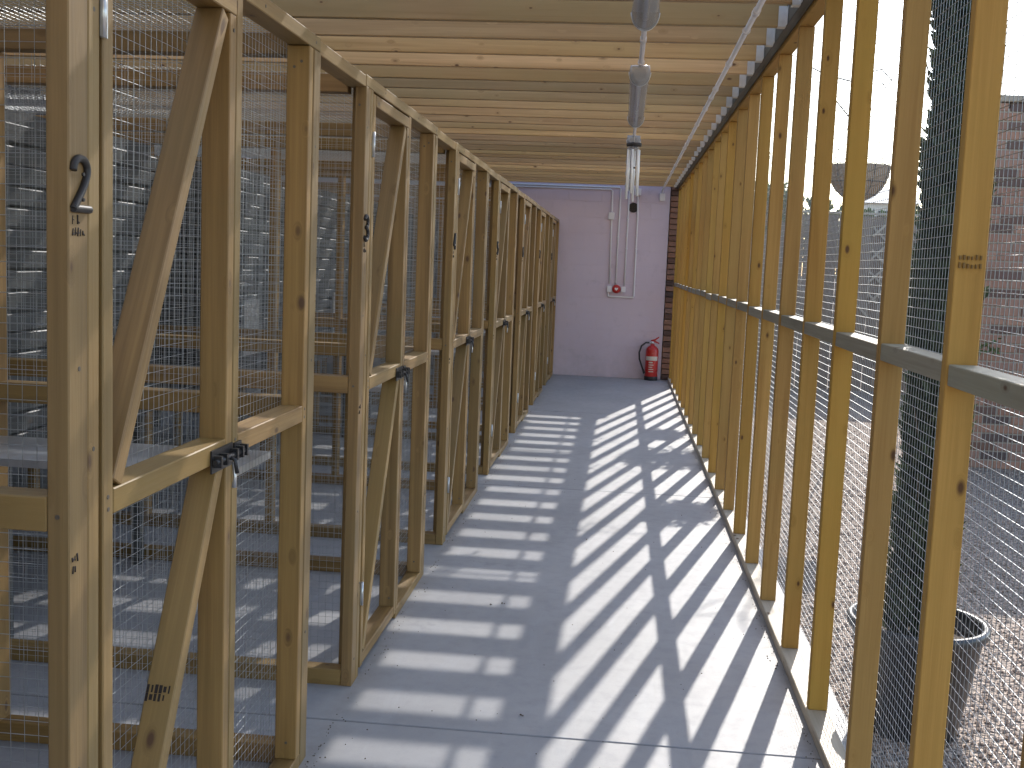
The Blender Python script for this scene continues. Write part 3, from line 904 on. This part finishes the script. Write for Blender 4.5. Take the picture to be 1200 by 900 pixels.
# ------------------------------------------------------------------ yard
# loose stones near the screen
rs = random.Random(4)
mb = MB(); tones = []
for i in range(26000):
    u = rs.random()
    y = 2.4 + 10 * u ** 1.7
    x = 0.85 + (0.35 + 0.27 * y) * rs.random() * 1.15
    r = rs.uniform(0.005, 0.0105)
    b = len(mb.v); tn = rs.random()
    a0 = rs.random() * 6.28
    sx = r * rs.uniform(0.8, 1.4); sy = r * rs.uniform(0.7, 1.1); sz = r * rs.uniform(0.5, 0.85)
    ca, sa = math.cos(a0), math.sin(a0)
    tx, ty = rs.uniform(-.4, .4), rs.uniform(-.4, .4)
    for px, py, pz in ((1, 0, 0), (0, 1, 0), (-1, 0, 0), (0, -1, 0), (0, 0, 1), (0, 0, -1)):
        px *= sx; py *= sy; pz *= sz
        mb.v.append((x + px * ca - py * sa, y + px * sa + py * ca, -0.05 + sz * 0.55 + pz + px * tx + py * ty)); tones.append(tn)
    for q in ((0, 1, 4), (1, 2, 4), (2, 3, 4), (3, 0, 4), (1, 0, 5), (2, 1, 5), (3, 2, 5), (0, 3, 5)):
        mb.f.append(tuple(b + k for k in q)); mb.sm.append(False)
go = mb.build('gravel', M['stone'])
at = go.data.attributes.new('tone', 'FLOAT', 'POINT')
at.data.foreach_set('value', tones[:len(go.data.vertices)])
tag(go, kind='stuff')

# brick wall in the yard
BY, BX0 = 9.5, 2.72
wl = thing('brick_wall', 'tall red brown brick wall standing in the gravel yard behind the wire mesh', 'brick wall', (BX0, BY, -0.05))
wl['kind'] = 'thing'
m_ = MB(); m_.box((0.006, 3.6), (0.008, 0.217), (-0.1, 2.95)); m_.build('mortar', M['mortar'], wl)
z = 0.0; row = 0
far = MB()
NB = 5
while z < 2.93:
    x = 0.0; first = row % 2
    i = 0
    while x < 3.55:
        L = 0.1025 if (first and i == 0) else 0.215
        if x < 1.35:
            brick(wl, x, x + L, 0.0, 0.1025 if x > 0.01 else 0.225, z + 0.004)
        else:
            far.box((x, x + L), (0.0, 0.1), (z + 0.005, z + 0.069))
        x += L + 0.01; i += 1
    z += 0.075; row += 1
tag(far.build('brick', M['brick'], wl), kind='stuff')
for k in range(7):
    timber('coping', wl, (-0.02 + k * 0.517, 0.494 + k * 0.517), (-0.02, 0.245), (z + 0.002, z + 0.055), M['mortar'], 0.006)
kids = index_kids()
# climbing sprig on the wall
def leaves(n, fn, mat, name, par=None, loc=(0, 0, 0), sz=(0.02, 0.04), asp=0.5, up=0.0):
    mb = MB()
    for i in range(n):
        p, d = fn(i)
        p = Vector(p); d = Vector(d)
        if d.length < 1e-4: d = Vector((0, 0, 1))
        d.normalize()
        s = random.uniform(*sz)
        sd = d.cross(Vector((random.gauss(0, 1), random.gauss(0, 1), random.gauss(0, 1)))).normalized() * s * asp
        b = len(mb.v)
        mb.v += [tuple(p - sd * 0.15), tuple(p + d * s * 0.45 + sd * 0.5), tuple(p + d * s), tuple(p + d * s * 0.45 - sd * 0.5)]
        mb.f.append((b, b + 1, b + 2, b + 3)); mb.sm.append(False)
    return mb.build(name, mat, par, loc)
sp = thing('wall_plant', 'small yellow green sprig growing out of the brick wall joint', 'plant', (2.98, 9.49, 0.95))
m_ = MB(); m_.tube([(0, 0, 0), (0.03, -0.06, 0.05), (0.08, -0.1, 0.06)], 0.003, 5); m_.tube([(0, 0, 0), (-0.04, -0.07, 0.03), (-0.09, -0.09, 0.0)], 0.003, 5); m_.build('stem', M['bark'], sp)
leaves(60, lambda i: ((random.uniform(-.11, .11), random.uniform(-.12, -.03), random.uniform(-.03, .09)), (random.gauss(0, 1), random.gauss(0, 1) - .5, random.gauss(0, .7))), M['leaf'], 'leaves', sp, sz=(0.03, 0.055))

# close boarded fence at the far side of the yard
FY = 15.5
fc = thing('board_fence', 'brown close boarded timber fence with pale capping across the end of the yard', 'fence', (1.55, FY, -0.05))
x = 0.0
ns = 0
bmf = {}
while x < 6.8:
    timber('board', fc, (x, x + 0.143), (0.0, 0.02), (0.0, 2.37 + random.gauss(0, 0.004)), M['fence'], 0.003, 0.0015)
    x += 0.149
for k in range(4):
    timber('post', fc, (0.5 + k * 1.6, 0.6 + k * 1.6), (0.045, 0.145), (-0.3, 2.36), M['fence'], 0.004)
    timber('capping', fc, (-0.02 + k * 1.72, 1.695 + k * 1.72), (-0.03, 0.075), (2.385, 2.415), M['lath'], 0.003)
for zz in (0.35, 1.2, 2.05):
    timber('rail', fc, (0, 6.85), (0.021, 0.044), (zz, zz + 0.075), M['fence'], 0.003)
# diamond trellis fixed to the fence
tr = thing('trellis', 'pale diamond lattice trellis fixed to the board fence below the hanging basket', 'trellis', (3.34, FY - 0.045, 1.15))
for s, yy in ((1, 0.0), (-1, 0.011)):
    for k in range(-2, 4):
        a = Vector((0.0, yy, k * 0.3)); b = Vector((0.42, yy, k * 0.3 + 0.42))
        if s < 0: a.x, b.x = 0.42, 0.0
        if a.z < 0: t = -a.z / (b.z - a.z); a = a.lerp(b, t)
        if b.z > 1.05: t = (1.05 - a.z) / (b.z - a.z); b = a.lerp(b, t)
        if (b - a).length < 0.08: continue
        d = (b - a).normalized(); q = Matrix((d, Vector((0, 1, 0)), d.cross(Vector((0, 1, 0))))).transposed().to_quaternion()
        link('lath', box_mesh((b - a).length, 0.009, 0.028, M['lath'], 0.001), tr, (a + b) / 2, q)

# potted conifer
PC = (1.07, 3.82)
pt = thing('plant_pot', 'large black plastic pot holding a slim dark conifer on the gravel', 'plant pot', (PC[0], PC[1], -0.05))
m_ = MB(); m_.lathe([(0.0, 0.004), (0.148, 0.004), (0.155, 0.01), (0.215, 0.352), (0.224, 0.355), (0.232, 0.365), (0.234, 0.385), (0.228, 0.395), (0.214, 0.395), (0.208, 0.385), (0.205, 0.33), (0.0, 0.325)], 40); m_.build('pot_wall', M['pot'], pt)
m_ = MB(); n = 30
rows = [[((0.200 * q) * math.cos(2 * math.pi * j / n), (0.200 * q) * math.sin(2 * math.pi * j / n), 0.334 + 0.014 * mnoise.noise(Vector((9 * q * math.cos(j), 9 * q * math.sin(j), 0)))) for j in range(n)] for q in (0.02, 0.3, 0.6, 0.85, 1.0)]
m_.quadstrip(rows, True, False); m_.build('soil', M['soil'], pt)
cy = thing('conifer', 'slim columnar dark green conifer rising from the black pot', 'tree', (PC[0], PC[1], 0.28))
m_ = MB(); m_.tube([(0, 0, -0.02), (0.008, 0.004, 0.8), (-0.006, 0, 1.7), (0, 0.005, 2.9)], [0.022, 0.018, 0.012, 0.003], 8)
for k in range(46):
    a = random.random() * 6.28; z = random.uniform(0.08, 2.6); l = random.uniform(0.2, 0.34); rr = random.uniform(0.08, 0.12)
    m_.tube([(0, 0, z), (rr * 0.6 * math.cos(a), rr * 0.6 * math.sin(a), z + l * 0.4), (rr * math.cos(a), rr * math.sin(a), z + l)], [0.005, 0.004, 0.0015], 5)
m_.build('trunk', M['bark'], cy)
def cyp(i):
    q = random.random()
    if q < 0.86:
        z = random.random() * 2.15
        R_ = 0.108 * (0.86 + 0.3 * mnoise.noise(Vector((0, z * 3, 4))))
        a = random.random() * 6.28
        R_ *= 1 + 0.3 * mnoise.noise(Vector((math.cos(a) * 1.6, math.sin(a) * 1.6, z * 6)))
        rr = R_ * math.sqrt(random.uniform(0.15, 1.0))
        out = random.uniform(0.1, 0.8)
        return (rr * math.cos(a), rr * math.sin(a), z), (out * math.cos(a) + random.gauss(0, .3), out * math.sin(a) + random.gauss(0, .3), 1.0)
    # loose feathery shoots of the top
    k = random.choice(shoots)
    t = random.random()
    p = k[0].lerp(k[1], t)
    g = 0.016 * (1.15 - t)
    d = (k[1] - k[0]).normalized()
    return (p.x + random.gauss(0, g), p.y + random.gauss(0, g), p.z + random.gauss(0, g)), (d.x + random.gauss(0, .55), d.y + random.gauss(0, .55), d.z + random.gauss(0, .4))
shoots = []
for k in range(34):
    a = random.random() * 6.28; z = random.uniform(1.85, 2.75); l = random.uniform(0.2, 0.42); o = random.uniform(0.05, 0.15)
    p0 = Vector((0.05 * math.cos(a), 0.05 * math.sin(a), z))
    shoots.append((p0, p0 + Vector((o * math.cos(a), o * math.sin(a), l))))
shoots.append((Vector((-0.05, -0.02, 2.05)), Vector((-0.19, -0.03, 2.16))))
shoots.append((Vector((-0.04, 0.02, 2.16)), Vector((-0.15, 0.0, 2.34))))
leaves(23000, cyp, M['cypress'], 'crown', cy, sz=(0.025, 0.062), asp=0.32)

# hanging baskets on brackets outside the screen
def basket(y, label, x=1.2, z=2.085, planted=0.0, r=0.158, bracket=True):
    t = thing('hanging_basket', label, 'hanging basket', (x, y, z), 'hanging baskets outside the screen')
    m_ = MB()
    m_.lathe([(0.002, -r * 1.16)] + [(r * math.sin(a), -r * 1.16 * math.cos(a)) for a in [math.radians(8 * q) for q in range(1, 12)]] + [(r, 0.0), (r * 0.93, 0.0), (r * 0.85, -r * 0.5), (0.002, -r * 0.62)], 26)
    m_.build('liner', M['coir'], t)
    m_ = MB()
    for zz, rr in ((0.004, r * 1.02), (-r * 0.55, r * 0.9), (-r * 0.95, r * 0.58)):
        m_.tube([(rr * math.cos(2 * math.pi * j / 24), rr * math.sin(2 * math.pi * j / 24), zz) for j in range(25)], 0.003, 6)
    for k in range(10):
        a = 2 * math.pi * k / 10
        m_.tube([(r * 1.02 * math.sin(b) * math.cos(a), r * 1.02 * math.sin(b) * math.sin(a), -r * 1.18 * math.cos(b)) for b in [math.radians(15 * q) for q in range(7)]], 0.0022, 5)
    m_.tube([(-r, 0, 0), (-r * .5, 0, 0.05), (0, 0, 0.066), (r * .5, 0, 0.05), (r, 0, 0)], 0.003, 5)
    m_.build('wire_frame', M['iron'], t)
    m_ = MB()
    for k in range(3):
        a = 2 * math.pi * k / 3 + 0.4
        m_.tube([(r * math.cos(a), r * math.sin(a), 0), (0, 0, 0.40 if bracket else 0.62)], 0.0016 if bracket else 0.003, 5)
    m_.build('chain', M['iron'], t)
    if not bracket: return t
    m_ = MB()
    x0 = 0.766 - x
    m_.tube([(x0 + 0.004, 0, 0.30), (x0 + 0.004, 0, 0.5)], 0.006, 6)
    m_.tube([(x0, 0, 0.46), (x0 + 0.2, 0, 0.47), (-0.03, 0, 0.46), (0.0, 0, 0.435), (0.012, 0, 0.41), (0.0, 0, 0.398)], 0.005, 6)
    m_.tube([(x0, 0, 0.32), (x0 + 0.14, 0, 0.36), (x0 + 0.25, 0, 0.458)], 0.0045, 6)
    m_.build('bracket', M['iron'], t)
    if planted:
        def fn(i):
            a = random.random() * 6.28; q = math.sqrt(random.random()) * planted
            return (q * math.cos(a), q * math.sin(a), random.uniform(-0.12, 0.16) - 0.3 * max(0, q - 0.12)), (math.cos(a) * .7, math.sin(a) * .7, random.gauss(0.2, .6))
        leaves(int(6500 * planted), fn, M['leaf'], 'foliage', t, sz=(0.035, 0.07), asp=0.65)
    return t

basket(9.75, 'coir lined hanging basket on its bracket further down behind the studs', planted=0.20)
basket(11.7, 'leafy hanging basket of trailing green plants outside the screen', planted=0.36)
basket(13.0, 'small leafy hanging basket at the far end of the screen', planted=0.18)

def crook_basket():
    x, y, z, r = 1.80, 9.0, 2.36, 0.235
    t = basket(y, 'bare coir lined hanging basket seen between the studs against the sky', x, z, 0.0, r, False)
    k = thing('crook_stand', 'dark iron crook stand holding up the hanging basket beside the brick wall', 'stand', (x, y, 0))
    m_ = MB()
    px = -0.09
    m_.tube([(px, 0.02, -0.15), (px, 0.02, 3.05), (px + 0.02, 0.015, 3.13), (px + 0.06, 0.01, 3.17), (px + 0.10, 0, 3.15), (0.02, 0, 3.08), (0.0, 0, 3.0), (-0.01, 0, z + 0.62)], 0.008, 8)
    m_.build('pole', M['iron'], k)
    m_ = MB()
    m_.tube([(px, 0.02, 3.0), (-0.3, 0.02, 3.05), (-0.45, 0.02, 3.12), (-0.49, 0.02, 3.06), (-0.44, 0.02, 3.02)], 0.0055, 6)
    m_.tube([(px, 0.02, 2.72), (-0.25, 0.02, 2.9), (-0.33, 0.02, 3.06)], 0.0055, 6)
    m_.tube([(px, 0.02, 3.05), (0.12, 0.02, 3.1), (0.2, 0.02, 3.02), (0.16, 0.02, 2.96), (0.13, 0.02, 3.0)], 0.0055, 6)
    m_.build('scroll', M['iron'], k)
crook_basket()
# distant trees and a house beyond the fence
def tree(x, y, h, rad, label, group='trees beyond the fence'):
    t = thing('tree', label, 'tree', (x, y, -0.05), group)
    m_ = MB(); m_.tube([(0, 0, 0), (0.1, 0, h * 0.4), (0, 0.1, h * 0.85)], [0.16, 0.12, 0.03], 7)
    for k in range(6):
        a = k * 1.05; m_.tube([(0.05, 0, h * 0.35 + k * .1), (rad * .6 * math.cos(a), rad * .6 * math.sin(a), h * 0.6 + k * 0.12)], [0.06, 0.015], 5)
    m_.build('trunk', M['bark'], t)
    cs = [(random.gauss(0, rad * .45), random.gauss(0, rad * .45), h * random.uniform(.55, .88), rad * random.uniform(.3, .5)) for _ in range(9)]
    def fn(i):
        c = random.choice(cs); v = Vector((random.gauss(0, 1), random.gauss(0, 1), random.gauss(0, 1))).normalized() * c[3] * random.uniform(.6, 1.05)
        return (c[0] + v.x, c[1] + v.y, c[2] + v.z), (v.x, v.y, v.z + .2)
    leaves(1100, fn, M['treeleaf'], 'crown', t, sz=(0.16, 0.32), asp=0.7)
tree(6.6, 34, 3.55, 1.3, 'low bushy tree beyond the fence, seen under the hanging basket')
tree(9.6, 38, 3.8, 1.2, 'low dark tree beyond the fence beside the conifer')
tree(4.6, 36, 3.9, 1.5, 'rounded tree beyond the fence towards the building')
hs = thing('house', 'distant pale house with slate blue roof beyond the fence', 'house', (9.55, 46, -0.05))
m_ = MB(); m_.box((0.0, 2.0), (0, 4), (0, 4.5)); m_.build('wall', M['render'], hs)
m_ = MB(); m_.quadstrip([[(x, -0.25, 4.5), (x, 4.25, 4.5), (x, 2.0, 5.25)] for x in (-0.1, 2.1)], True, True, False); m_.build('roof', M['slate'], hs)
m_ = MB(); m_.box((0.5, 1.1), (-0.03, -0.001), (3.4, 4.2)); m_.build('window', M['black'], hs)

# small dry bits on the floor
mb = MB()
for (x, y) in ((-0.26, 3.55), (-0.45, 4.75), (-0.50, 4.72), (-0.12, 6.0)):
    for q in range(3):
        a = random.random() * 6; px = x + random.gauss(0, .004); py = y + random.gauss(0, .004); r = random.uniform(.002, .005)
        mb.tube([(px, py, 0.003), (px + r * math.cos(a), py + r * math.sin(a), 0.005)], [0.003, 0.002], 5)
for i in range(520):
    q = random.random()
    if q < 0.4: px = 0.685 - abs(random.gauss(0, 0.018)); 
    elif q < 0.75: px = -0.858 + abs(random.gauss(0, 0.025))
    else: px = random.uniform(-0.8, 0.65)
    py = 3.0 + 9 * random.random() ** 1.6
    a = random.random() * 6.28; rr = random.uniform(.0012, .0034)
    mb.tube([(px, py, 0.0015), (px + rr * math.cos(a), py + rr * math.sin(a), 0.002)], [rr * 0.7, rr * 0.5], 5)
tag(mb.build('debris', M['bark']), kind='stuff')
